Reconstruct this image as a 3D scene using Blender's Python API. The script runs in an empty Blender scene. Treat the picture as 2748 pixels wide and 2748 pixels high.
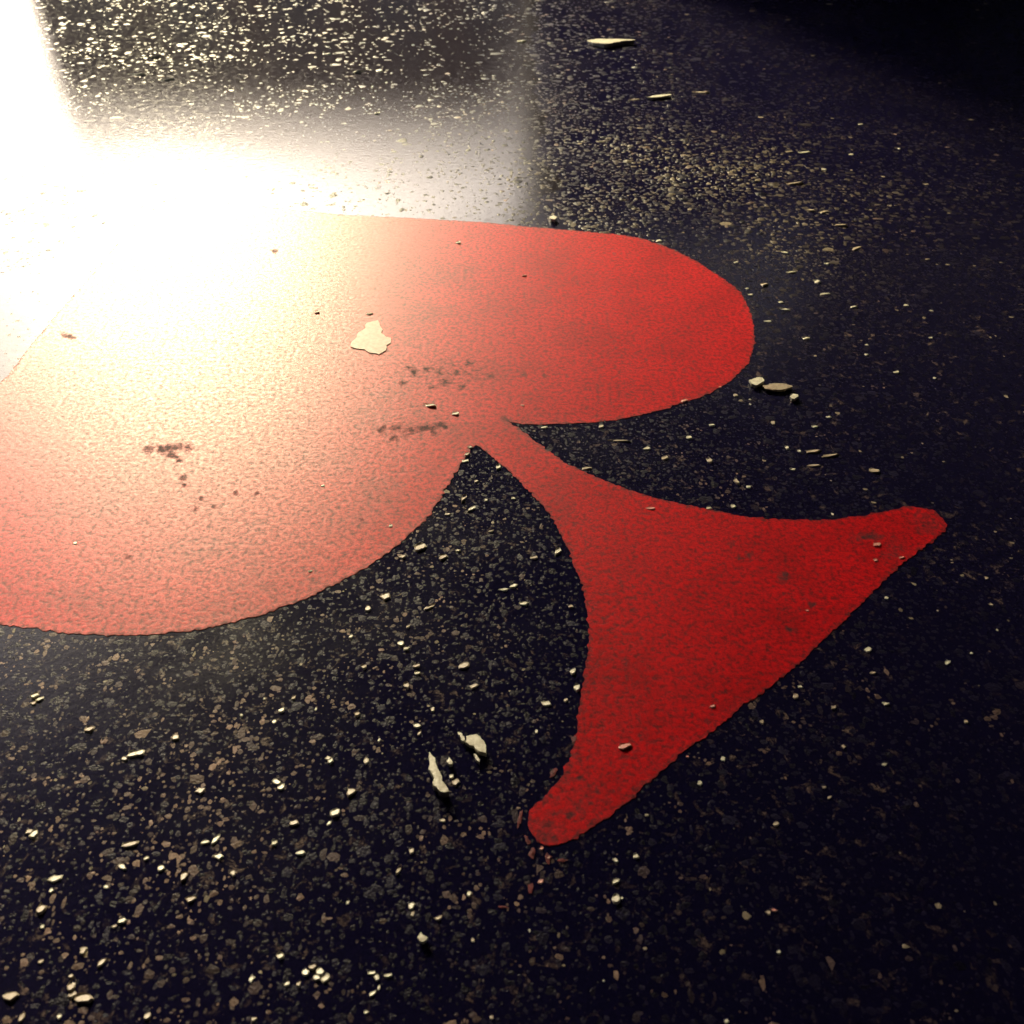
import bpy, math, random
import numpy as np
from mathutils import Vector, noise
from mathutils.geometry import delaunay_2d_cdt

R = math.radians
random.seed(7)
rng = np.random.default_rng(7)
scene = bpy.context.scene
C = scene.collection

# ------------------------------------------------------------------ camera
FOV, PITCH, CAM_H = R(56), R(40), 0.60
cam_data = bpy.data.cameras.new('camera')
cam = bpy.data.objects.new('camera', cam_data)
C.objects.link(cam)
cam.location = (0, 0, CAM_H)
cam.rotation_euler = (R(90) - PITCH, 0, 0)
cam_data.sensor_fit = 'AUTO'
cam_data.sensor_width = 36
cam_data.angle = FOV
cam_data.clip_start = 0.01
cam_data.clip_end = 500
cam_data.dof.use_dof = True
cam_data.dof.focus_distance = 1.0
cam_data.dof.aperture_fstop = 11
scene.camera = cam

# ------------------------------------------------------------------ sky + sun (low, hazy, front-left)
SUN_AZ, SUN_EL = R(-20), R(28)          # azimuth from +Y, negative = left
world = bpy.data.worlds.new('World')
scene.world = world
world.use_nodes = True
wn = world.node_tree
bg = wn.nodes['Background']
sky = wn.nodes.new('ShaderNodeTexSky')
sky.sky_type = 'NISHITA'
sky.sun_disc = False
sky.sun_elevation = SUN_EL
sky.sun_rotation = SUN_AZ
sky.air_density = 0.7
sky.dust_density = 4.0
sky.ozone_density = 0.6
wn.links.new(sky.outputs['Color'], bg.inputs['Color'])
bg.inputs['Strength'].default_value = 0.07

sun_data = bpy.data.lights.new('sun', 'SUN')
sun = bpy.data.objects.new('sun', sun_data)
C.objects.link(sun)
sun_data.energy = 2.1
sun_data.angle = R(9)
sun_data.color = (1.0, 0.86, 0.50)
S = Vector((math.sin(SUN_AZ) * math.cos(SUN_EL), math.cos(SUN_AZ) * math.cos(SUN_EL), math.sin(SUN_EL)))
sun.rotation_euler = S.to_track_quat('Z', 'Y').to_euler()

scene.view_settings.view_transform = 'Standard'
scene.view_settings.look = 'None'
scene.view_settings.exposure = 1.95
scene.view_settings.gamma = 1.0
scene.cycles.use_denoising = True

# ------------------------------------------------------------------ helpers
W0 = 2748.0
FPX = (W0 / 2) / math.tan(FOV / 2)

def gp(x, y):
    """point of the ground seen at a place of the photograph, with its distance"""
    X, Y = (x - W0 / 2) / FPX, (W0 / 2 - y) / FPX
    cp, sp = math.cos(PITCH), math.sin(PITCH)
    d = (X, cp + Y * sp, -sp + Y * cp)
    t = CAM_H / -d[2]
    return d[0] * t, d[1] * t, t

def tag(o, label=None, cat=None, group=None, kind=None):
    for k, v in (('label', label), ('category', cat), ('group', group), ('kind', kind)):
        if v:
            o[k] = v
    return o

def mesh_obj(name, verts, faces, mat=None, parent=None, smooth=False):
    me = bpy.data.meshes.new(name)
    me.from_pydata(verts, [], faces)
    me.update()
    if mat:
        me.materials.append(mat)
    if smooth:
        me.polygons.foreach_set('use_smooth', [True] * len(me.polygons))
    o = bpy.data.objects.new(name, me)
    C.objects.link(o)
    if parent:
        o.parent = parent
    return o

def empty(name, loc=(0, 0, 0)):
    o = bpy.data.objects.new(name, None)
    C.objects.link(o)
    o.location = loc
    return o

def box(lo, hi):
    x0, y0, z0 = lo
    x1, y1, z1 = hi
    v = [(x0, y0, z0), (x1, y0, z0), (x1, y1, z0), (x0, y1, z0), (x0, y0, z1), (x1, y0, z1), (x1, y1, z1), (x0, y1, z1)]
    f = [(3, 2, 1, 0), (4, 5, 6, 7), (0, 1, 5, 4), (1, 2, 6, 5), (2, 3, 7, 6), (3, 0, 4, 7)]
    return v, f

def box_obj(name, lo, hi, mat, parent=None):
    v, f = box(lo, hi)
    return mesh_obj(name, v, f, mat, parent)

class Mat:
    def __init__(self, name):
        self.m = bpy.data.materials.new(name)
        self.m.use_nodes = True
        self.t = self.m.node_tree
        self.b = self.t.nodes['Principled BSDF']
        self.tc = self.t.nodes.new('ShaderNodeTexCoord')
    def n(self, typ, **kw):
        nd = self.t.nodes.new(typ)
        for k, v in kw.items():
            if hasattr(nd, k):
                setattr(nd, k, v)
            else:
                nd.inputs[k.replace('_', ' ')].default_value = v
        return nd
    def l(self, a, b):
        self.t.links.new(a, b)
    def noise(self, scale, detail=4, rough=0.55, dist=0.0, stretch=None):
        nd = self.n('ShaderNodeTexNoise')
        nd.inputs['Scale'].default_value = scale
        nd.inputs['Detail'].default_value = detail
        nd.inputs['Roughness'].default_value = rough
        nd.inputs['Distortion'].default_value = dist
        src = self.tc.outputs['Object']
        if stretch:
            mp = self.n('ShaderNodeMapping')
            mp.inputs['Scale'].default_value = stretch
            self.l(src, mp.inputs['Vector'])
            src = mp.outputs['Vector']
        self.l(src, nd.inputs['Vector'])
        return nd.outputs['Fac']
    def ramp(self, fac, stops):
        nd = self.n('ShaderNodeValToRGB')
        e = nd.color_ramp.elements
        while len(e) < len(stops):
            e.new(0.5)
        for el, (p, c) in zip(e, stops):
            el.position = p
            el.color = (c, c, c, 1) if isinstance(c, (int, float)) else (*c, 1)
        self.l(fac, nd.inputs['Fac'])
        return nd.outputs['Color']
    def mix(self, fac, a, b, blend='MIX'):
        nd = self.n('ShaderNodeMix', data_type='RGBA', blend_type=blend)
        for sock, v in ((nd.inputs[0], fac), (nd.inputs[6], a), (nd.inputs[7], b)):
            if isinstance(v, (int, float)):
                sock.default_value = v
            elif isinstance(v, tuple):
                sock.default_value = (*v, 1)
            else:
                self.l(v, sock)
        return nd.outputs[2]
    def bump(self, height, strength, dist, prev=None):
        nd = self.n('ShaderNodeBump')
        nd.inputs['Strength'].default_value = strength
        nd.inputs['Distance'].default_value = dist
        self.l(height, nd.inputs['Height'])
        if prev:
            self.l(prev, nd.inputs['Normal'])
        return nd.outputs['Normal']
    def set(self, **kw):
        for k, v in kw.items():
            s = self.b.inputs[k.replace('_', ' ')]
            if isinstance(v, (int, float)):
                s.default_value = v
            elif isinstance(v, tuple):
                s.default_value = (*v, 1) if s.type == 'RGBA' else v
            else:
                self.l(v, s)
        return self.m

# ------------------------------------------------------------------ materials
def mat_asphalt():
    M = Mat('wet_asphalt')
    fine = M.noise(420, 5, 0.7)
    mid = M.noise(95, 6, 0.68, 0.6)
    big = M.noise(7, 5, 0.6)
    fleck = M.ramp(mid, [(0.575, 0.0), (0.67, 1.0)])
    area = M.ramp(big, [(0.40, 0.10), (0.60, 1.0)])
    amount = M.mix(1.0, fleck, area, 'MULTIPLY')
    tar = M.ramp(fine, [(0.3, (0.004, 0.0035, 0.018)), (0.7, (0.008, 0.0065, 0.031))])
    dust = M.ramp(fine, [(0.32, (0.035, 0.024, 0.024)), (0.52, (0.14, 0.095, 0.080)), (0.66, (0.34, 0.26, 0.20))])
    col = M.mix(amount, tar, dust)
    rough = M.ramp(big, [(0.35, 0.13), (0.65, 0.21)])
    rough = M.mix(amount, rough, (0.40, 0.40, 0.40))
    nrm = M.bump(mid, 0.05, 0.006)
    nrm = M.bump(fine, 0.07, 0.002, nrm)
    return M.set(Base_Color=col, Roughness=rough, Normal=nrm, IOR=1.30)

def mat_stone():
    M = Mat('asphalt_aggregate')
    at = M.n('ShaderNodeAttribute', attribute_name='stone_color')
    fine = M.noise(500, 3, 0.6)
    v = M.ramp(fine, [(0.3, 0.6), (0.7, 1.25)])
    col = M.mix(1.0, at.outputs['Color'], v, 'MULTIPLY')
    nrm = M.bump(fine, 0.5, 0.002)
    return M.set(Base_Color=col, Roughness=0.30, Normal=nrm, IOR=1.20)

def mat_red():
    M = Mat('red_road_paint')
    mot = M.noise(210, 6, 0.72)
    grain = M.noise(700, 3, 0.7)
    big = M.noise(11, 6, 0.65)
    tone = M.ramp(mot, [(0.38, (0.18, 0.001, 0.006)), (0.50, (0.56, 0.002, 0.009)), (0.62, (0.75, 0.008, 0.012))])
    speck = M.ramp(grain, [(0.29, 0.22), (0.37, 1.0)])
    grime = M.ramp(big, [(0.46, 1.0), (0.70, 0.70)])
    col = M.mix(1.0, tone, grime, 'MULTIPLY')
    col = M.mix(1.0, col, speck, 'MULTIPLY')
    # tyre scuffs and worn spots, each with its own place on the paint
    at = M.n('ShaderNodeAttribute', attribute_name='wear')
    n2 = M.noise(160, 5, 0.75)
    mul = M.n('ShaderNodeMath', operation='MULTIPLY_ADD')
    M.l(n2, mul.inputs[0]); mul.inputs[1].default_value = 1.5
    M.l(at.outputs['Fac'], mul.inputs[2])
    sub = M.n('ShaderNodeMath', operation='SUBTRACT')
    M.l(mul.outputs[0], sub.inputs[0]); sub.inputs[1].default_value = 1.05
    worn = M.ramp(sub.outputs[0], [(0.0, 0.0), (0.45, 0.92)])
    col = M.mix(worn, col, (0.014, 0.006, 0.012))
    rough = M.ramp(mot, [(0.36, 0.52), (0.64, 0.32)])
    rough = M.mix(worn, rough, (0.75, 0.75, 0.75))
    nrm = M.bump(mot, 0.14, 0.0020)
    nrm = M.bump(grain, 0.16, 0.0007, nrm)
    return M.set(Base_Color=col, Roughness=rough, Normal=nrm, IOR=1.31)

def mat_plain(name, c0, c1, rough, scale=60, bump=0.3, dist=0.004, ior=1.5):
    M = Mat(name)
    nz = M.noise(scale, 5, 0.6)
    col = M.ramp(nz, [(0.3, c0), (0.7, c1)])
    return M.set(Base_Color=col, Roughness=rough, Normal=M.bump(nz, bump, dist), IOR=ior)

def mat_water():
    M = Mat('water_film')
    a = M.noise(120, 6, 0.72)
    b = M.noise(75, 6, 0.72)
    rough = M.ramp(b, [(0.38, 0.03), (0.50, 0.06), (0.64, 0.13)])
    at = M.n('ShaderNodeAttribute', attribute_name='film')
    edge = M.ramp(at.outputs['Fac'], [(0.0, 0.10), (0.8, 0.0)])
    rough = M.mix(1.0, rough, edge, 'ADD')
    nrm = M.bump(a, 0.05, 0.005)
    col = M.ramp(b, [(0.3, (0.008, 0.007, 0.012)), (0.7, (0.022, 0.016, 0.018))])
    return M.set(Base_Color=col, Roughness=rough, Normal=nrm, IOR=1.40)

m_water = mat_water()
m_asphalt, m_stone, m_red = mat_asphalt(), mat_stone(), mat_red()
m_wear = mat_plain('worn_tar', (0.010, 0.006, 0.008), (0.07, 0.012, 0.016), 0.8, 300, ior=1.1)
m_chip = mat_plain('cream_chip', (0.50, 0.45, 0.33), (0.84, 0.81, 0.66), 0.35, 260, 0.4, 0.001, 1.55)
m_peach = mat_plain('peach_scrap', (0.50, 0.26, 0.20), (0.74, 0.46, 0.38), 0.5, 160, 0.3, 0.001)
m_dull_red = mat_plain('dull_red_paint', (0.06, 0.004, 0.008), (0.22, 0.006, 0.012), 0.6, 400)
m_dust = mat_plain('tan_chip', (0.30, 0.22, 0.16), (0.55, 0.46, 0.34), 0.40, 300, 0.35, 0.001)
m_pinkchip = mat_plain('red_flecked_chip', (0.50, 0.08, 0.07), (0.75, 0.42, 0.34), 0.35, 400, 0.3, 0.001)
m_concrete = mat_plain('dark_concrete', (0.018, 0.017, 0.020), (0.035, 0.033, 0.038), 0.9, 8)
m_steel = mat_plain('dark_painted_steel', (0.02, 0.02, 0.024), (0.035, 0.033, 0.038), 0.5, 30)
m_dark_wall = mat_plain('black_cladding', (0.008, 0.008, 0.011), (0.018, 0.017, 0.022), 0.8, 5)
m_brick = mat_plain('brown_brick', (0.26, 0.14, 0.095), (0.52, 0.31, 0.22), 0.85, 1.4)
m_trim = mat_plain('pale_trim', (0.55, 0.52, 0.45), (0.7, 0.67, 0.6), 0.6, 12)
m_roof = mat_plain('slate_roof', (0.05, 0.05, 0.055), (0.10, 0.095, 0.10), 0.7, 4)
def mat_glass():
    M = Mat('window_glass')
    return M.set(Base_Color=(0.03, 0.035, 0.04), Roughness=0.08, IOR=1.5)
m_glass = mat_glass()

# ------------------------------------------------------------------ ground
ground = mesh_obj('ground', [(-150, -60, 0), (150, -60, 0), (150, 240, 0), (-150, 240, 0)], [(0, 1, 2, 3)], m_asphalt)
tag(ground, kind='structure')

# ------------------------------------------------------------------ canopy and walls added to block light, and the house reflected in the wet ground
CX0, CX1, CY0, CY1, CZ = -2.1, 1.9, -3.2, 5.75, 2.8
shade_canopy = empty('blocker', (0, 1.4, 0))  # unseen roof and walls, added and shaped to block sun and sky
tag(shade_canopy, 'dark flat carport roof overhead, added unseen to shade the spade and reflect dark', 'blocker')
def local(o, root):
    o.location = -root.location
    return o
local(box_obj('shade_slab', (CX0, CY0, CZ), (CX1, CY1, CZ + 0.12), m_concrete, shade_canopy), shade_canopy)
local(box_obj('shade_slab', (-0.9, CY1 + .035, CZ), (CX1, 7.0, CZ + 0.12), m_concrete, shade_canopy), shade_canopy)  # forward slab added to keep sky haze off the far lobe
for lo, hi in (((CX0 - .03, CY0 - .03, CZ - .06), (CX0 - .002, CY1 + .03, CZ + .18)), ((CX0, CY1 + .002, CZ - .06), (CX1, CY1 + .03, CZ + .18))):
    local(box_obj('fascia', lo, hi, m_steel, shade_canopy), shade_canopy)
for y in (-0.6, 1.6, 3.6, 5.5):
    local(box_obj('rafter', (CX0 + .05, y - .06, CZ - .22), (CX1 - .152, y + .06, CZ - .002), m_steel, shade_canopy), shade_canopy)
local(box_obj('side_blocker', (CX1 - .15, CY0, 0), (CX1 - .003, CY1 - .01, CZ - .003), m_dark_wall, shade_canopy), shade_canopy)  # unseen wall added so the right side falls dark
local(box_obj('left_blocker', (CX0 + .1, CY0 + .152, 0), (CX0 + .24, 2.0, CZ - .003), m_dark_wall, shade_canopy), shade_canopy)  # unseen wall added to cut skylight on the stem and near ground
local(box_obj('back_blocker', (CX0 + .1, CY0 + .003, 0), (CX1 - .152, CY0 + .15, CZ - .003), m_dark_wall, shade_canopy), shade_canopy)  # unseen wall added to shut out light from behind

shade_wall = empty('shade_wall', (0.9, 4.1, 0))  # unseen wall added to cast shade on the far right ground
tag(shade_wall, 'low dark block wall beyond the frame, reflected black, added to shade the upper right', 'wall')
for row in range(6):
    xs = [0.06] + [x for x in np.arange(0.46 - 0.2 * (row % 2), CX1 - 0.2, 0.4)] + [CX1 - 0.16]
    for a, b in zip(xs[:-1], xs[1:]):
        local(box_obj('block', (a + .004, 4.0, row * .2 + .004), (b - .004, 4.2, row * .2 + .196), m_dark_wall, shade_wall), shade_wall)
local(box_obj('mortar', (0.075, 4.012, 0), (CX1 - .165, 4.188, 1.196), m_concrete, shade_wall), shade_wall)
local(box_obj('coping', (0.03, 3.97, 1.2), (CX1 - .155, 4.23, 1.26), m_concrete, shade_wall), shade_wall)

house = empty('brick_house', (-5, 26, 0))
tag(house, 'brown brick house beyond the frame, reflected brown in the ground at the top', 'house')
hx0, hx1, hy0, hy1, hh = -11.4, 3.5, 25.0, 33.0, 8.2
local(box_obj('wall', (hx0, hy0, 0), (hx1, hy1, hh), m_brick, house), house)
rv = [(hx0 - .3, hy0 - .4, hh + .003), (hx1 + .3, hy0 - .4, hh + .003), (hx1 + .3, hy1 + .4, hh + .003), (hx0 - .3, hy1 + .4, hh + .003), (hx0 + 1, 29, hh + 1.5), (hx1 - 1, 29, hh + 1.5)]
local(mesh_obj('roof', rv, [(0, 1, 5, 4), (1, 2, 5), (2, 3, 4, 5), (3, 0, 4), (3, 2, 1, 0)], m_roof, house), house)
for row, z0 in enumerate((0.9, 3.5)):
    for k in range(6):
        x = hx0 + 0.9 + k * 2.4
        w = local(box_obj('window', (x, hy0 - .05, z0), (x + 1.2, hy0 - .003, z0 + 1.4), m_trim, house), house)
        for a in (0, 1):
            for b in (0, 1):
                box_obj('pane', (x + .07 + a * .55, hy0 - .07, z0 + .07 + b * .65), (x + .58 + a * .55, hy0 - .052, z0 + .68 + b * .65), m_glass, w)

# ------------------------------------------------------------------ the painted spade
far = [(428,548),(560,540),(719,556),(916,577),(1106,586),(1297,597),(1416,609),(1535,619),(1668,631),(1726,642),(1797,666),(1836,684),(1876,706),(1938,746),(1988,785),(2010,829),(2023,876),(2026,920),(2007,978),(1957,1026),(1899,1059),(1842,1080),(1745,1110),(1630,1131),(1511,1139),(1400,1138),(1360,1131)]
stem_far = [(1392,1149),(1430,1180),(1468,1207),(1512,1240),(1564,1266),(1621,1290),(1687,1316),(1754,1336),(1836,1355),(1923,1371),(1985,1385),(2066,1393),(2209,1396),(2304,1387),(2399,1367),(2452,1359),(2504,1368),(2534,1395),(2540,1421),(2504,1451)]
base = [(2437,1502),(2380,1549),(2328,1606),(2276,1654),(2209,1716),(2152,1775),(2085,1828),(1990,1899),(1923,1957),(1828,2023),(1773,2076),(1702,2137),(1630,2195),(1559,2242),(1492,2273)]
stem_near = [(1459,2271),(1425,2238),(1411,2200),(1430,2166),(1470,2133),(1506,2085),(1532,2040),(1545,1971),(1551,1914),(1564,1845),(1576,1755),(1580,1678),(1569,1597),(1549,1535),(1523,1470),(1503,1430),(1483,1390),(1445,1345),(1397,1297),(1354,1254),(1311,1221),(1275,1192)]
near = [(1249,1230),(1226,1264),(1197,1311),(1170,1354),(1148,1390),(1102,1432),(1045,1481),(987,1521),(916,1561),(810,1611),(714,1647),(619,1673),(524,1692),(405,1704),(286,1706),(190,1700),(95,1689),(0,1676)]
left_edge = [(0,1030),(24,1004),(75,938),(157,838),(229,757),(305,665),(365,598)]

def ground_pts(pts):
    return np.array([gp(x, y)[:2] for x, y in pts])
def arc_resample(P, step, closed=False):
    P = np.asarray(P)
    if closed:
        P = np.vstack([P, P[:1]])
    d = np.r_[0, np.cumsum(np.linalg.norm(np.diff(P, axis=0), axis=1))]
    n = max(2, int(d[-1] / step))
    s = np.linspace(0, d[-1], n + 1)[:(-1 if closed else None)]
    return np.stack([np.interp(s, d, P[:, 0]), np.interp(s, d, P[:, 1])], 1)
# the part of the near lobe that runs out of the frame: a rounded bulge joining the two ends
pa, pb = ground_pts([(0, 1676)])[0], ground_pts([(0, 1030)])[0]
da = pa - ground_pts([(95, 1689)])[0]; da /= np.linalg.norm(da)
db = pb - ground_pts([(24, 1004)])[0]; db /= np.linalg.norm(db)
k = np.linalg.norm(pb - pa) * 0.75
bulge = []
for t in np.linspace(0, 1, 30)[1:-1]:
    bulge.append((1-t)**3 * pa + 3*(1-t)**2*t * (pa + da*k) + 3*(1-t)*t*t * (pb + db*k*0.8) + t**3 * pb)
loop = np.vstack([ground_pts(far), ground_pts(stem_far), ground_pts(base), ground_pts(stem_near), ground_pts(near), np.array(bulge), ground_pts(left_edge)])
loop = arc_resample(loop, 0.003, closed=True)
sm = loop.copy()
for _ in range(3):
    sm = 0.25 * np.roll(sm, 1, 0) + 0.5 * sm + 0.25 * np.roll(sm, -1, 0)
loop = sm
def nrm2(L):
    t = np.roll(L, -1, 0) - np.roll(L, 1, 0)
    t /= np.maximum(np.linalg.norm(t, axis=1, keepdims=True), 1e-9)
    return np.stack([t[:, 1], -t[:, 0]], 1)
area = 0.5 * np.sum(loop[:, 0] * np.roll(loop[:, 1], -1) - np.roll(loop[:, 0], -1) * loop[:, 1])
OUT = nrm2(loop) * (1 if area > 0 else -1)
jit = np.array([noise.noise(Vector((x * 90, y * 90, 3.0))) * 0.0016 + noise.noise(Vector((x * 260, y * 260, 9.0))) * 0.0026 for x, y in loop])
loop = loop + OUT * jit[:, None]

def inside(P, L):
    x, y = P[:, 0], P[:, 1]
    r = np.zeros(len(P), bool)
    for (x0, y0), (x1, y1) in zip(L, np.roll(L, -1, 0)):
        c = (y0 > y) != (y1 > y)
        if c.any():
            r ^= c & (x < (x1 - x0) * (y - y0) / (y1 - y0 + 1e-15) + x0)
    return r

def paint_height(x, y):
    return 0.0004 + 0.00002 * noise.noise(Vector((x * 75, y * 75, 0))) + 0.00003 * noise.noise(Vector((x * 190, y * 190, 4)))

def build_paint():
    inner = loop - OUT * 0.0035
    g = 0.0042
    x0, y0 = loop.min(0); x1, y1 = loop.max(0)
    gx, gy = np.meshgrid(np.arange(x0, x1, g), np.arange(y0, y1, g))
    G = np.stack([gx.ravel(), gy.ravel()], 1) + rng.uniform(-.0012, .0012, (gx.size, 2))
    G = G[inside(G, inner)]
    # keep clear of the rim
    keep = np.ones(len(G), bool)
    for s in range(0, len(G), 2000):
        d = ((G[s:s+2000, None] - loop[None, ::2]) ** 2).sum(2).min(1)
        keep[s:s+2000] = d > 0.0040 ** 2
    G = G[keep]
    nL = len(loop)
    pts = [Vector(p) for p in loop] + [Vector(p) for p in G]
    edges = [(i, (i + 1) % nL) for i in range(nL)]
    v2, e2, f2, *_ = delaunay_2d_cdt(pts, edges, [], 1, 1e-6)
    V = np.array([(p.x, p.y) for p in v2])
    dist = np.empty(len(V))
    for s in range(0, len(V), 2000):
        dist[s:s+2000] = np.sqrt(((V[s:s+2000, None] - loop[None]) ** 2).sum(2).min(1))
    verts = []
    for (x, y), d in zip(V, dist):
        lip = 0.0001 * math.exp(-(d / 0.006) ** 2)
        verts.append((x, y, paint_height(x, y) + lip))
    n = len(verts)
    faces = [tuple(f) for f in f2]
    # outer skirt down to the road
    rim = [i for i, d in enumerate(dist) if d < 1e-5]
    idx = {}
    Vr = V[rim]
    order = []
    for p in loop:
        j = rim[int(((Vr - p) ** 2).sum(1).argmin())]
        if not order or order[-1] != j:
            order.append(j)
    sk, up = [], []
    for j in order:
        x, y = V[j]
        up.append(len(verts))
        verts.append(verts[j])
        sk.append(len(verts))
        verts.append((x, y, -0.001))
    order = up
    m = len(order)
    ccw = area > 0
    for i in range(m):
        a, b, c, d = order[i], order[(i + 1) % m], sk[(i + 1) % m], sk[i]
        faces.append((d, c, b, a) if ccw else (a, b, c, d))
    return verts, faces

spade = empty('painted_spade', (float(loop[:, 0].mean()), float(loop[:, 1].mean()), 0))
tag(spade, 'large glossy red spade symbol painted on the dark asphalt', 'road marking')
pv, pf = build_paint()
film = local(mesh_obj('paint_film', pv, pf, m_red, spade, smooth=True), spade)

# ------------------------------------------------------------------ water standing on the far left of the spade
def build_puddle():
    px = [(-500,-260),(300,-260),(1000,-260),(1425,-200),(1432,0),(1428,140),(1440,260),(1470,350),(1440,420),(1510,470),(1450,540),(1400,640),(900,800),(500,800),(260,830),(150,900),(40,1040),(-120,1130),(-400,1150),(-700,900)]
    L = arc_resample(ground_pts(px), 0.008, closed=True)
    for _ in range(4):
        L = 0.25 * np.roll(L, 1, 0) + 0.5 * L + 0.25 * np.roll(L, -1, 0)
    N = nrm2(L)
    j = np.array([noise.noise(Vector((x * 14, y * 14, 2.0))) * 0.028 + noise.noise(Vector((x * 60, y * 60, 5.0))) * 0.010 for x, y in L])
    L = L + N * j[:, None]
    x0, y0 = L.min(0); x1, y1 = L.max(0)
    gx, gy = np.meshgrid(np.arange(x0, x1, 0.03), np.arange(y0, y1, 0.03))
    G = np.stack([gx.ravel(), gy.ravel()], 1)
    G = G[inside(G, L - N * (0.012 if np.sum(L[:, 0] * np.roll(L[:, 1], -1) - np.roll(L[:, 0], -1) * L[:, 1]) > 0 else -0.012))]
    pts = [Vector(p) for p in L] + [Vector(p) for p in G]
    n = len(L)
    v2, e2, f2, *_ = delaunay_2d_cdt(pts, [(i, (i + 1) % n) for i in range(n)], [], 1, 1e-6)
    V = np.array([(p.x, p.y) for p in v2])
    dist = np.empty(len(V))
    for q in range(0, len(V), 2000):
        dist[q:q+2000] = np.sqrt(((V[q:q+2000, None] - L[None]) ** 2).sum(2).min(1))
    wet = np.clip(dist / 0.16, 0, 1)
    o = mesh_obj('puddle', [(x, y, 0.0001 + 0.00013 * w) for (x, y), w in zip(V, wet)], [tuple(f) for f in f2], m_water, smooth=True)
    at = o.data.attributes.new('film', 'FLOAT', 'POINT')
    at.data.foreach_set('value', wet.astype(np.float32))
    return tag(o, kind='structure')
build_puddle()

# ------------------------------------------------------------------ worn patches and stains in the paint
def blob_outline(cx, cy, rx, ry, ang, n=14, rough=0.28):
    out = []
    ph = random.uniform(0, 50)
    for i in range(n):
        a = 2 * math.pi * i / n
        r = 1 + rough * noise.noise(Vector((math.cos(a) * 1.5 + ph, math.sin(a) * 1.5, ph))) * 1.8 + random.uniform(-.08, .08)
        px, py = rx * r * math.cos(a), ry * r * math.sin(a)
        out.append((cx + px * math.cos(ang) - py * math.sin(ang), cy + px * math.sin(ang) + py * math.cos(ang)))
    return out

def patch(px_outline, z, parent, name, mat):
    """thin plate following an outline given in photograph pixels"""
    P = [gp(x, y)[:2] for x, y in px_outline]
    cx = sum(p[0] for p in P) / len(P); cy = sum(p[1] for p in P) / len(P)
    v = [(x, y, z) for x, y in P] + [(cx, cy, z + 0.0002)]
    n = len(P)
    f = [(i, (i + 1) % n, n) for i in range(n)]
    # make it face up
    ar = sum(P[i][0] * P[(i + 1) % n][1] - P[(i + 1) % n][0] * P[i][1] for i in range(n))
    if ar < 0:
        f = [tuple(reversed(t)) for t in f]
    o = mesh_obj(name, v, f, mat, parent)
    return local(o, parent)

wear = [  # x, y, rx, ry, angle in photograph pixels
    (398,1207,13,8,0),(430,1206,11,11,0),(455,1205,17,12,-.1),(485,1200,10,8,0),(508,1203,7,13,0),(460,1225,17,4,0),
    (492,1283,5,9,.3),(496,1302,8,6,-.4),(540,1338,4,3,0),(578,1360,7,4,-.4),(632,1324,6,5,0),(345,1495,9,6,.3),(690,1325,7,5,-.3),(480,1235,6,5,0),(525,1365,4,3,0),
    (1112,1000,9,12,.2),(1146,992,6,7,0),(1095,988,5,5,0),(1195,1027,12,10,.4),(1225,1000,7,6,0),(1405,1005,8,6,0),(1260,975,10,5,.2),(1180,1000,5,5,0),(1160,1040,8,6,0),(1320,1010,7,7,0),(1240,1040,9,5,0),(1080,1030,5,4,0),
    (1140,1150,34,8,-.15),(1105,1158,16,6,-.1),(1180,1140,16,5,-.25),(1060,1150,14,4,0),(1028,1151,10,6,-.4),(1060,1177,9,7,0),(1090,1170,8,4,.2),(1020,1158,5,8,0),(1195,1148,8,4,0),(1165,1163,9,4,0),
    (738,675,4,3,0),(184,903,20,4,.35),(1032,935,7,6,0),(968,1395,5,6,0),(1460,1010,6,4,0),(1357,1128,12,5,.2),
    (1985,1497,9,4,0),(2103,1549,14,10,0),(2330,1440,30,4,-.1),(2010,1492,8,6,.4),(1960,1463,5,3,0),(2185,1625,8,5,0),(2120,1690,12,6,.3),(1700,1640,7,4,0),(1640,2140,7,5,0),(1560,2090,9,6,.5),(1500,2150,8,6,0),(1530,2190,10,5,-.3),(1600,2120,8,4,0),
]
tips = [(2490,1405,70,45,.3,.5),(2400,1480,60,40,-.8,.45),(1460,2235,60,40,-.6,.55),(1560,2160,70,50,-.6,.4),(1520,2060,30,60,.3,.45),(2330,1440,60,14,-.1,.6),(2150,1600,120,70,-.6,.28),(1900,1800,160,90,-.7,.22),(1230,1000,150,60,.05,.42),(1090,1150,120,22,-.08,.42),(700,1500,160,90,-.2,.18),(560,1480,140,120,0,.15)]
PV = np.array(pv)[:, :2]
wv = np.zeros(len(PV))
def photo_xy(P):
    """where a ground point stands in the photograph"""
    cp, sp = math.cos(PITCH), math.sin(PITCH)
    fw = P[:, 1] * cp + CAM_H * sp
    up = P[:, 1] * sp - CAM_H * cp
    return W0 / 2 + P[:, 0] / fw * FPX, W0 / 2 - up / fw * FPX
qx, qy = photo_xy(PV)
edge_d = np.empty(len(PV))
for q in range(0, len(PV), 2000):
    edge_d[q:q+2000] = np.sqrt(((PV[q:q+2000, None] - loop[None]) ** 2).sum(2).min(1))
wv = 0.50 * np.exp(-(edge_d / 0.0045) ** 2)
for w in [(x, y, max(rx, 7) * 1.25, max(ry, 6) * 1.25, a, .8) for x, y, rx, ry, a in wear] + tips:
    x, y, rx, ry, a, amp = w
    dx, dy = qx - x, qy - y
    u = (dx * math.cos(a) + dy * math.sin(a)) / rx
    v = (-dx * math.sin(a) + dy * math.cos(a)) / ry
    wv = np.maximum(wv, amp * np.exp(-(u * u + v * v) * .7))
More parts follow.
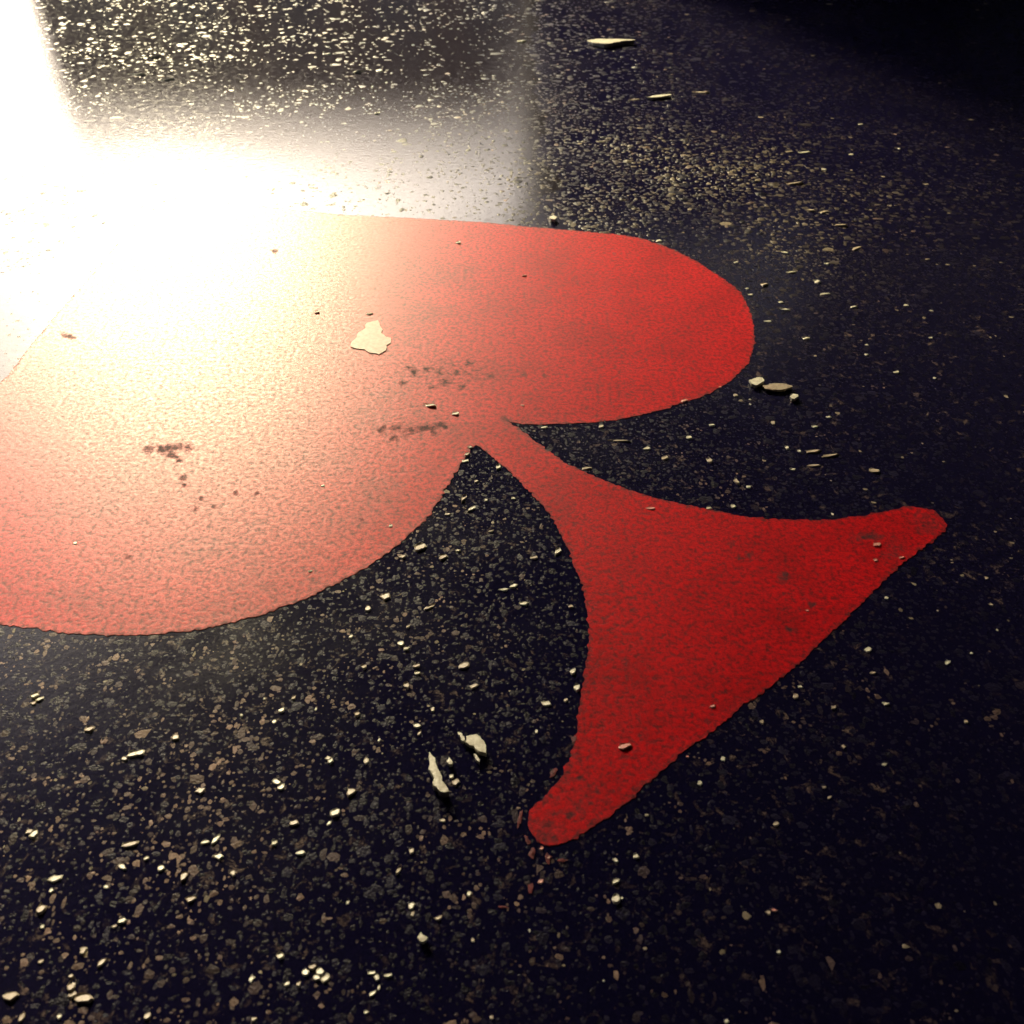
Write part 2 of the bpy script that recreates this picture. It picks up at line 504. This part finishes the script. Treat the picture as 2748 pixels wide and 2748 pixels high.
at = film.data.attributes.new('wear', 'FLOAT', 'POINT')
at.data.foreach_set('value', wv.astype(np.float32))
# thin red splashes past the foot of the stem
for x, y, rx, ry, a in [(1395,2200,5,24,.15),(1415,2255,6,14,-.5),(1428,2290,10,14,.2),(1470,2305,6,14,-.1),(1424,2385,7,14,.1),(1350,2435,14,3,.1),(1473,2300,9,4,.3),(1540,1985,6,10,0),(1510,2310,14,4,0),(1485,2075,8,12,.6)]:
    patch(blob_outline(x, y, rx, ry, a, 12, 0.4), 0.0006, spade, 'paint_splash', m_dull_red)

# ------------------------------------------------------------------ aggregate standing out of the asphalt (uncountable)
def build_aggregate():
    pos = []
    def fill(y0, y1, spacing, rmean):
        hw0 = 0.60 * math.hypot(y0, 0.6) + 0.12
        hw1 = 0.60 * math.hypot(y1, 0.6) + 0.12
        xs = np.arange(-hw1, hw1, spacing); ys = np.arange(y0, y1, spacing)
        X, Y = np.meshgrid(xs, ys)
        P = np.stack([X.ravel(), Y.ravel()], 1) + rng.uniform(-.5, .5, (X.size, 2)) * spacing
        P = P[np.abs(P[:, 0]) < 0.60 * np.hypot(P[:, 1], 0.6) + 0.12]
        r = rmean * np.exp(rng.normal(0, 0.35, len(P)))
        pos.append(np.c_[P, r])
    fill(0.12, 1.30, 0.0047, 0.0022)
    fill(1.30, 2.10, 0.0075, 0.0034)
    fill(2.10, 3.30, 0.0120, 0.0050)
    A = np.vstack(pos)
    A = A[(A[:, 1] < 1.3) | (rng.random(len(A)) < 0.55 + 0.45 * np.exp(-((A[:, 0] - 0.28) / 0.34) ** 2 - ((A[:, 1] - 1.52) / 0.30) ** 2))]
    ins = inside(A[:, :2], loop + OUT * 0.0015)
    A = A[~ins & (rng.random(len(A)) < 0.85)]
    n = len(A)
    K = 6
    # coarser chippings in a patch beyond the far lobe
    cn = np.array([noise.noise(Vector((x * 6, y * 6, 11.0))) for x, y in A[:, :2]])
    coarse = np.exp(-((A[:, 0] - 0.28) / 0.34) ** 2 - ((A[:, 1] - 1.52) / 0.30) ** 2) * np.clip(0.75 + 1.2 * cn, 0, 1.2)
    coarse = coarse * (A[:, 1] > 1.0)
    # stones that break the water film in drifts
    pn = np.array([noise.noise(Vector((x * 5, y * 3.2, 21.0))) + .7 * noise.noise(Vector((x * 17, y * 10, 4.0))) for x, y in A[:, :2]])
    poke = np.clip((pn + 0.05) / 0.5, 0, 1) * (A[:, 0] < 0.35) * (A[:, 1] > 1.2)
    ang = (np.arange(K) / K * 2 * np.pi)[None] + rng.uniform(-.35, .35, (n, K)) + rng.uniform(0, 6.28, (n, 1))
    rr = A[:, 2:3] * rng.uniform(.75, 1.25, (n, K))
    el = rng.uniform(.7, 1.3, (n, 1))
    hgt = A[:, 2:3] * rng.uniform(0.02, 0.10, (n, 1)) * (1 + 4.0 * coarse[:, None] + 2.0 * poke[:, None])
    tx, ty = rng.normal(0, .02, (n, 1)), rng.normal(0, .02, (n, 1))
    def ring(scale, z):
        x = np.cos(ang) * rr * scale * el; y = np.sin(ang) * rr * scale / el
        return np.stack([A[:, 0:1] + x, A[:, 1:2] + y, z + tx * x + ty * y], 2)
    r0 = ring(1.0, -0.00012 * np.ones((n, K)))
    top = np.stack([A[:, 0] + A[:, 2] * rng.uniform(-.3, .3, n), A[:, 1] + A[:, 2] * rng.uniform(-.3, .3, n), hgt[:, 0]], 1)[:, None]
    V = np.concatenate([r0, top], 1)             # n, 7, 3
    f = np.array([(i, (i + 1) % K, K) for i in range(K)])
    F = (f[None] + (np.arange(n) * (K + 1))[:, None, None]).reshape(-1, 3)
    V = V.reshape(-1, 3)
    me = bpy.data.meshes.new('asphalt_aggregate')
    me.vertices.add(len(V)); me.vertices.foreach_set('co', V.astype(np.float32).ravel())
    me.loops.add(F.size); me.loops.foreach_set('vertex_index', F.astype(np.int32).ravel())
    me.polygons.add(len(F)); me.polygons.foreach_set('loop_start', np.arange(0, F.size, 3, dtype=np.int32))
    me.polygons.foreach_set('loop_total', np.full(len(F), 3, dtype=np.int32))
    # stone colours
    u = rng.random(n)
    base = np.empty((n, 3))
    dark = np.array([0.010, 0.0085, 0.026])
    brown = np.array([0.095, 0.064, 0.052])
    pale = np.array([0.34, 0.28, 0.20])
    base[:] = dark * rng.uniform(.6, 1.5, (n, 1))
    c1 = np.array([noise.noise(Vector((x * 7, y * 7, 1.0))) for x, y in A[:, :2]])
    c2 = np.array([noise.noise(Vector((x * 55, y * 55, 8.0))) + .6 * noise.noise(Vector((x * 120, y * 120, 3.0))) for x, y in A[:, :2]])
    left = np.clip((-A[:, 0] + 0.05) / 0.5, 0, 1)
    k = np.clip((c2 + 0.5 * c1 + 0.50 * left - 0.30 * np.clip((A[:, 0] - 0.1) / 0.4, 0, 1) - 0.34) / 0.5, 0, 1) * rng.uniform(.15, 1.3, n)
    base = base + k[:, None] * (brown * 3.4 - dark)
    glint_mix = (coarse * rng.uniform(0, .9, n) * (u < .6))[:, None]  # sun glitter of the coarse patch put into the stone colour as pale tone
    base = base * (1 - glint_mix) + pale * glint_mix
    w = (u > 0.985) & (c2 > 0)
    base[w] = pale * rng.uniform(.5, 1.3, (w.sum(), 1))
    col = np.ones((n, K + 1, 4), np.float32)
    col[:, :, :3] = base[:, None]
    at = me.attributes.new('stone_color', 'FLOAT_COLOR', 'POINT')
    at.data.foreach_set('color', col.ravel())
    me.update(calc_edges=True)
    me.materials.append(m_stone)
    o = bpy.data.objects.new('asphalt_aggregate', me)
    C.objects.link(o)
    tag(o, 'dark stone chippings standing out of the asphalt all round the red spade', 'aggregate', kind='stuff')
    return o
build_aggregate()

# ------------------------------------------------------------------ chips, splinters and grit lying on the ground
def plate(name, px_outline, z, thick, tilt, mat):
    """a flat scrap: outline on the ground, real thickness, leaning towards the light"""
    P = np.array([gp(x, y)[:2] for x, y in px_outline])
    c = P.mean(0)
    size = np.ptp(P, axis=0).max()
    P = arc_resample(P, size / 14, closed=True)
    N = nrm2(P)
    ph = random.uniform(0, 90)
    P = P + N * np.array([noise.noise(Vector((x / size * 5 + ph, y / size * 5, ph))) * 0.05 + random.uniform(-.018, .018) for x, y in P])[:, None] * size
    L = P - c
    if np.sum(L[:, 0] * np.roll(L[:, 1], -1) - np.roll(L[:, 0], -1) * L[:, 1]) < 0:
        L = L[::-1]
    d = np.array([math.sin(SUN_AZ), math.cos(SUN_AZ)])
    s = math.tan(tilt)
    lift = (L @ d).max() * s
    n = len(L)
    v, f = [], []
    for x, y in L:
        h = lift - (x * d[0] + y * d[1]) * s
        v.append((x, y, h + thick))
    for x, y in L:
        v.append((x * .97, y * .97, -0.001))
    v.append((0, 0, lift + thick * 1.15))
    for i in range(n):
        j = (i + 1) % n
        f += [(i, j, 2 * n), (n + i, n + j, j, i)]
    f.append(tuple(range(2 * n - 1, n - 1, -1)))
    o = mesh_obj(name, v, f, mat)
    o.location = (c[0], c[1], z)
    return o

def lump(name, x, y, rx, ry, ang, mat, z=0.0015, mesh=None):
    """a small faceted grain; rx, ry are its half sizes in photograph pixels"""
    X, Y, t = gp(x, y)
    u = t / FPX
    K = 9
    v, f = [], []
    a0 = random.uniform(0, 6.28)
    rxm, rym = rx * u * 1.2, ry * u * 1.2
    h = min(rxm, rym) * random.uniform(.14, .30)
    dep = CAM_H / t
    lean = random.uniform(.25, .6)
    out = [random.uniform(.62, 1.28) for _ in range(K)]
    for ringk, (sc, zz) in enumerate(((.9, -0.001), (1.0, h * .5), (.75, h))):
        for i in range(K):
            a = a0 + 2 * math.pi * i / K
            r = sc * out[i]
            px, py = rxm * r * math.cos(a), rym * r * math.sin(a)
            qx, qy = px * math.cos(ang) - py * math.sin(ang), px * math.sin(ang) + py * math.cos(ang)
            zq = zz
            if ringk == 2:
                zq = zz - lean * (qx * S.x + qy * S.y)
            v.append((qx, qy / (0.45 + 0.55 * dep), max(zq, -0.001)))
    v.append((0, 0, h * 1.05))
    for r in (0, K):
        for i in range(K):
            j = (i + 1) % K
            f += [(r + i, r + j, r + K + j, r + K + i)]
    f += [(2 * K + i, 2 * K + (i + 1) % K, 3 * K) for i in range(K)]
    o = mesh_obj(name, v, f, mat)
    o.location = (X, Y, z)
    return o

def Z5(pts):
    return [(1000 + x * 0.20704, 1900 + y * 0.20704) for x, y in pts]

tag(plate('splinter', Z5([(735,600),(775,640),(805,715),(850,850),(905,960),(945,1050),(985,1140),(975,1160),(870,1170),(850,1120),(815,1070),(800,1010),(775,970),(745,850),(735,700)]), 0.002, 0.0015, R(7), m_chip),
    'long cream splinter lying on asphalt between near lobe and stem', 'splinter')
tag(plate('flake', Z5([(1215,400),(1280,385),(1350,375),(1400,420),(1450,500),(1470,590),(1478,650),(1420,645),(1350,600),(1320,545),(1250,525),(1212,480)]), 0.002, 0.0015, R(7), m_chip),
    'broad curved cream flake on asphalt, right of the long splinter', 'flake')
tag(plate('sliver', Z5([(1105,345),(1155,360),(1170,400),(1198,440),(1185,475),(1150,450),(1130,400)]), 0.002, 0.0012, R(7), m_chip),
    'thin cream sliver touching the upper left of the broad flake', 'sliver')
tag(plate('sliver', Z5([(1312,630),(1345,630),(1388,710),(1385,748),(1350,720)]), 0.002, 0.0012, R(7), m_chip),
    'thin cream sliver just below the broad curved flake', 'sliver')
tag(plate('chip', Z5([(962,725),(995,680),(1030,710),(1040,768),(1010,778),(970,750)]), 0.002, 0.0015, R(7), m_chip),
    'small oval cream chip between the long splinter and broad flake', 'chip')
tag(plate('scrap', [(938,925),(960,899),(988,870),(1012,864),(1027,889),(1049,910),(1035,938),(1017,955),(981,942),(958,936)], 0.0008, 0.0005, 0.0, m_peach),
    'pale ragged scrap stuck on the red paint of the far lobe', 'scrap')
tag(plate('chip', [(2008,1027),(2030,1019),(2045,1020),(2050,1030),(2040,1038),(2028,1044),(2016,1040)], 0.002, 0.0015, R(7), m_chip),
    'bright oval cream chip on asphalt right of the far lobe', 'chip')
tag(plate('scrap', [(2044,1040),(2075,1034),(2110,1036),(2125,1044),(2105,1052),(2070,1054),(2050,1050)], 0.002, 0.0012, R(3), m_dust),
    'dull tan scrap trailing from the bright chip right of far lobe', 'scrap')
tag(plate('chip', [(2118,1072),(2127,1063),(2140,1066),(2141,1072),(2130,1080),(2122,1078)], 0.002, 0.0015, R(7), m_chip),
    'small cream chip below the tan scrap right of the far lobe', 'chip')
tag(plate('sliver', [(1735,266),(1760,260),(1795,257),(1803,260),(1780,266),(1750,269)], 0.002, 0.0015, R(6), m_chip),
    'long thin cream sliver in the dark upper right asphalt', 'sliver')
tag(plate('scrap', [(1575,112),(1600,108),(1640,110),(1665,113),(1690,115),(1705,119),(1670,122),(1640,128),(1615,130),(1590,124)], 0.002, 0.0012, R(6), m_chip),
    'ragged pale scrap farthest up the dark asphalt', 'scrap')
tag(plate('chip', [(1121,2524),(1130,2508),(1134,2515),(1149,2524),(1138,2537),(1128,2533)], 0.002, 0.0015, R(7), m_chip),
    'star shaped cream chip on bare asphalt near the bottom', 'chip')
tag(plate('chip', [(1475,590),(1485,585),(1495,592),(1488,600),(1478,597)], 0.003, 0.0015, R(7), m_chip),
    'angular white chip just beyond the top edge of far lobe', 'chip')

def reg(ox, oy, items):
    return [(ox + x * .4762, oy + y * .4762, rx * .4762, ry * .4762, a, m) for x, y, rx, ry, a, m in items]
c_, d_, p_ = 'c', 'd', 'p'
grit = []
grit += reg(916, 1828, [(430,255,20,16,0,c_),(440,295,8,16,-.3,d_),(1325,35,16,22,0,c_),(1155,125,22,16,-.4,c_),(1100,285,7,10,0,c_),(213,333,6,11,0,c_),(395,960,13,18,.3,d_),(322,1065,10,28,-.2,d_),(720,1197,11,16,.2,c_),(395,1265,15,20,0,c_),(400,1310,8,14,0,d_),(740,1460,8,14,0,d_),(1060,1405,6,8,0,c_),(1545,1010,13,14,0,c_),(1660,988,15,15,0,c_),(1548,1128,12,22,-.5,c_),(1548,1225,20,28,0,c_),(1582,1222,7,7,0,c_),(1710,1508,10,7,0,d_),(1478,1688,5,6,0,c_),(172,1645,16,10,0,c_),(203,1672,14,16,.5,c_),(265,1660,24,12,.1,c_),(212,1728,9,12,0,c_),(175,1762,22,12,.6,c_),(140,1867,12,9,0,c_),(845,1895,12,9,.4,d_),(1122,1130,9,18,-.5,p_),(1130,942,8,12,-.3,p_),(1165,990,12,14,0,p_),(1720,755,10,8,0,d_),(570,785,16,10,0,d_),(515,160,12,14,0,d_),(90,185,14,14,.4,d_),(37,1248,7,11,-.4,c_),(622,540,13,12,0,c_),(645,572,16,20,-.4,d_),(545,1335,22,12,.4,d_),(1265,105,9,14,-.5,d_),(750,30,26,14,.4,d_),(370,25,16,20,0,d_),(140,450,12,20,0,d_),(55,625,24,26,.6,d_)])
grit += reg(0, 1828, [(195,85,18,22,.5,c_),(230,100,22,14,.7,c_),(190,125,14,14,0,d_),(745,415,22,20,0,c_),(790,405,24,17,0,c_),(700,440,18,12,0,d_),(1560,570,20,14,-.6,c_),(1588,600,18,18,-.3,c_),(195,862,20,28,.3,c_),(165,850,18,14,0,d_),(310,1115,30,22,.3,c_),(290,1182,12,12,0,c_),(230,1288,26,32,.3,d_),(240,1385,10,11,0,c_),(690,1352,19,18,.5,c_),(645,1382,16,10,0,d_),(690,1048,22,12,-.4,c_),(910,1055,18,18,0,c_),(825,1000,11,12,0,c_),(740,920,40,18,.2,d_),(1158,908,20,11,.1,c_),(1215,893,11,30,-.35,c_),(1232,990,24,16,-.2,c_),(1545,230,9,13,0,c_),(1588,165,14,15,.4,c_),(1655,95,10,15,0,d_),(1780,158,6,11,0,c_),(1545,912,13,20,0,c_),(1695,968,22,16,.4,c_),(1890,745,22,22,.4,c_),(1862,452,16,20,0,c_),(1850,435,14,10,0,d_),(468,1520,17,20,0,d_),(575,1585,14,26,-.3,d_),(405,1720,20,36,0,d_),(415,1765,22,20,0,d_),(470,1790,44,26,-.2,d_),(230,1582,11,14,0,d_),(400,1662,12,12,0,d_),(1578,1552,24,16,-.6,c_),(1415,1680,14,22,-.3,c_),(1617,1707,12,15,0,c_),(1805,1640,17,26,0,c_),(1785,1670,16,20,.6,c_),(1725,1640,17,18,0,c_),(1760,1612,20,14,.2,d_),(1835,1675,19,22,0,c_),(1685,1705,10,16,0,d_),(335,1890,13,14,-.4,c_),(830,1885,18,20,0,d_),(1430,1905,15,11,0,d_),(1035,1100,18,28,-.4,d_),(1360,192,8,10,0,c_),(1490,100,6,7,0,c_),(1315,1080,12,18,0,d_),(505,270,20,24,0,d_),(990,320,22,20,0,d_),(1855,800,8,14,-.3,c_),(1655,800,24,18,0,d_),(60,1780,34,30,0,d_),(120,1900,12,30,0,d_),(1130,620,22,18,0,d_),(1075,1230,24,22,0,d_),(600,1160,12,10,0,c_)])
grit += reg(916, 916, [(725,598,12,8,0,c_),(708,640,12,14,0,c_),(700,675,16,9,.2,c_),(815,897,9,9,0,c_),(970,885,11,9,0,c_),(738,942,12,26,-.65,c_),(690,885,10,26,-.3,d_),(445,1165,24,24,0,d_),(570,1220,20,22,0,d_),(655,1180,12,9,0,c_),(1222,1185,14,24,-.5,c_),(1085,1220,26,12,0,d_),(1028,1480,25,13,0,c_),(915,1400,24,9,-.1,c_),(972,1380,20,13,.6,c_),(338,1705,16,14,0,c_),(367,1732,14,12,0,c_),(425,1830,16,14,0,d_),(428,1872,15,14,-.4,c_),(125,1835,12,18,.4,d_),(1305,1860,13,20,-.5,c_),(690,1832,28,18,.3,d_),(885,710,12,18,-.5,c_),(1465,482,16,12,0,c_),(1145,487,16,9,0,c_),(1820,660,20,14,.4,d_),(1720,605,17,12,0,c_),(1560,560,55,6,-.1,d_),(1380,718,24,9,.2,d_),(1295,1495,12,10,0,d_),(600,975,16,10,0,d_),(760,790,12,10,0,d_),(845,1070,12,8,.6,d_),(345,1215,16,12,0,d_),(495,1500,34,10,.6,d_),(250,1440,24,26,.7,d_),(150,1505,14,18,0,d_),(55,1665,10,14,0,c_),(375,1610,10,12,0,d_)])
grit += reg(1828, 916, [(1213,174,15,11,.3,c_),(1040,75,11,9,0,c_),(1428,208,8,7,0,c_),(830,427,13,7,0,c_),(752,482,20,10,0,c_),(740,622,40,12,.1,d_),(835,645,44,10,.15,d_),(748,700,38,9,0,d_),(630,722,14,10,0,c_),(665,618,9,11,0,c_),(1087,732,22,18,0,d_),(380,820,11,10,0,c_),(310,790,13,22,.2,d_),(160,670,13,22,.3,d_),(45,542,17,11,0,c_),(295,930,12,11,0,c_),(852,975,7,9,0,c_),(305,305,14,9,0,d_),(518,460,12,14,-.6,d_),(388,328,6,6,0,c_),(388,356,6,5,0,c_),(1155,1447,10,9,0,c_),(1052,1740,22,11,.6,c_),(1500,1812,20,10,.7,c_),(1080,1870,16,10,0,d_),(1635,1757,6,8,0,c_),(1780,1627,6,7,0,c_),(1445,1518,6,6,0,d_),(1720,1335,11,9,0,d_),(170,473,16,8,0,c_),(155,942,14,9,0,c_),(15,338,18,11,.4,p_),(218,260,9,7,0,p_),(1105,1150,20,14,0,p_),(1095,1235,15,10,0,p_),(1240,1220,15,9,0,p_),(710,1520,10,8,0,p_),(755,83,9,6,0,d_),(1045,22,10,7,0,c_),(595,600,8,14,0,c_),(1745,1485,10,10,0,d_),(1770,1075,8,6,0,d_)])
grit += reg(1828, 1828, [(235,440,10,14,0,c_),(105,577,13,12,0,c_),(455,230,10,13,-.4,d_),(645,88,14,14,0,d_),(670,32,12,7,0,c_),(860,150,15,11,.4,d_),(1150,127,16,10,0,c_),(912,368,11,11,0,d_),(1143,470,14,7,0,c_),(837,655,16,8,.5,d_),(533,805,13,12,.5,d_),(490,1303,12,14,0,d_),(520,1290,18,7,-.4,p_),(550,1527,10,10,0,c_),(255,1918,12,11,0,c_),(805,598,10,7,0,d_),(35,425,6,9,0,p_),(178,143,12,12,0,p_),(1603,228,12,12,0,d_)])
grit += reg(1828, 0, [(765,1588,18,18,0,c_),(585,1425,17,11,-.6,c_),(310,1480,11,10,0,c_),(820,1488,10,10,0,c_),(585,1745,24,8,-.4,c_),(487,1811,18,8,0,c_),(560,1705,13,8,0,c_),(695,860,32,10,0,c_),(610,855,24,7,0,d_),(957,872,14,8,0,c_),(803,957,13,11,0,c_),(1227,838,7,7,0,c_),(1010,702,14,6,0,c_),(105,522,44,9,-.2,d_),(1408,1752,12,7,0,c_),(1405,1905,11,6,0,c_),(970,1730,18,9,0,c_),(700,1908,20,12,0,c_),(1265,1722,14,8,0,c_),(805,1658,26,8,.2,c_),(465,1605,24,14,.3,d_),(388,1662,14,9,0,c_),(370,1628,9,7,0,c_),(630,1035,46,14,0,d_),(1175,1160,11,7,0,d_),(35,82,14,6,0,d_),(720,1185,30,8,-.4,d_),(800,1195,28,7,.4,d_),(890,1270,34,10,-.2,d_),(985,1400,30,9,.5,d_),(620,1535,22,9,0,c_),(1010,702,12,6,0,c_),(1385,1462,14,6,0,d_),(2,1905,1,1,0,d_)])
grit += reg(916, 0, [(1655,562,28,6,0,d_),(95,405,25,14,0,c_),(215,400,18,12,0,c_),(1015,235,20,11,0,c_),(205,640,13,12,0,c_),(1120,3,26,6,0,c_),(1470,240,20,9,0,c_),(1400,238,12,8,0,c_),(1170,245,10,9,0,c_),(1030,1555,12,8,0,p_),(660,1370,14,11,0,c_),(160,1770,14,10,0,c_),(1790,1358,14,8,0,c_),(500,368,1,1,0,c_)])
grit += reg(0, 0, [(850,325,46,8,-.05,c_),(770,420,46,8,-.05,c_),(940,450,36,10,0,c_),(1845,305,20,8,0,c_),(1785,1762,16,14,0,c_),(1120,90,14,8,0,c_)])
grit += [(1154,1090,15,6,-.3,'c'),(1221,1112,8,6,0,'c'),(1049,1412,4,5,0,'c'),(1745,1366,10,4,0,'p'),(866,1305,4,3,0,'c'),(202,1459,5,4,0,'c'),(833,1534,5,3,0,'c'),(1676,2005,14,9,0,'p'),(1403,1089,5,3,0,'p')]
mats = {'c': m_chip, 'd': m_dust, 'p': m_pinkchip}
P_all = np.array([gp(g[0], g[1])[:2] for g in grit])
on_paint = inside(P_all, loop)
made = []
for (x, y, rx, ry, a, m), op in zip(grit, on_paint):
    if rx < 1.5:
        continue
    o = lump({'c': 'chip', 'd': 'pebble', 'p': 'red_chip'}[m], x, y, rx, ry, a, mats[m], 0.0006 if op else 0.0003)
    hue = {'c': 'cream', 'd': 'dull tan', 'p': 'red flecked'}[m]
    size = 'tiny' if max(rx, ry) < 5 else ('small' if max(rx, ry) < 9.5 else 'larger')
    q = max(rx, ry) / min(rx, ry)
    shape = 'round' if q < 1.25 else ('oval' if q < 1.8 else 'long')
    if op:
        where = 'stuck on the red paint of the ' + ('stem' if x > 1400 and y > 1150 else 'lobes')
    elif y < 1140 and x < 1480:
        where = 'on bright asphalt beyond the spade'
    elif y < 560:
        where = 'on dark asphalt in the upper right'
    elif y < 1140:
        where = 'on dark asphalt right of the far lobe'
    elif y < 1400 and x > 1350:
        where = 'in the gap between far lobe and stem'
    elif x < 916 and y > 1690:
        where = 'on asphalt ' + ('just under the near lobe' if y < 2080 else ('in the lower left' if y < 2430 else 'at the bottom left'))
    elif x < 1590 and y < 1880:
        where = 'in the notch between near lobe and stem'
    elif x < 1590 and y < 2300:
        where = 'on asphalt near the long splinter'
    elif x < 1836:
        where = 'on bare asphalt below the stem foot'
    elif y < 1830:
        where = 'on dark asphalt off the right stem tip'
    else:
        where = 'on dark asphalt at the lower right'
    made.append((o, '%s %s %s chip %s' % (size, shape, hue, where), '%s chips %s' % (hue, where), x))
ORD = ['', 'second ', 'third ', 'fourth ', 'fifth ', 'sixth ', 'seventh ', 'eighth ', 'ninth ', 'tenth ']
by = {}
for t in made:
    by.setdefault(t[1], []).append(t)
for base_label, ts in by.items():
    ts.sort(key=lambda t: t[3])
    for i, (o, lab, grp, x) in enumerate(ts):
        if len(ts) > 1:
            j = len(ts) - 1 - i
            lab += ', ' + ((ORD[i] + 'from left' if i else 'leftmost') if i <= j else (ORD[j] + 'from right' if j else 'rightmost'))
        tag(o, lab, 'chip', grp)
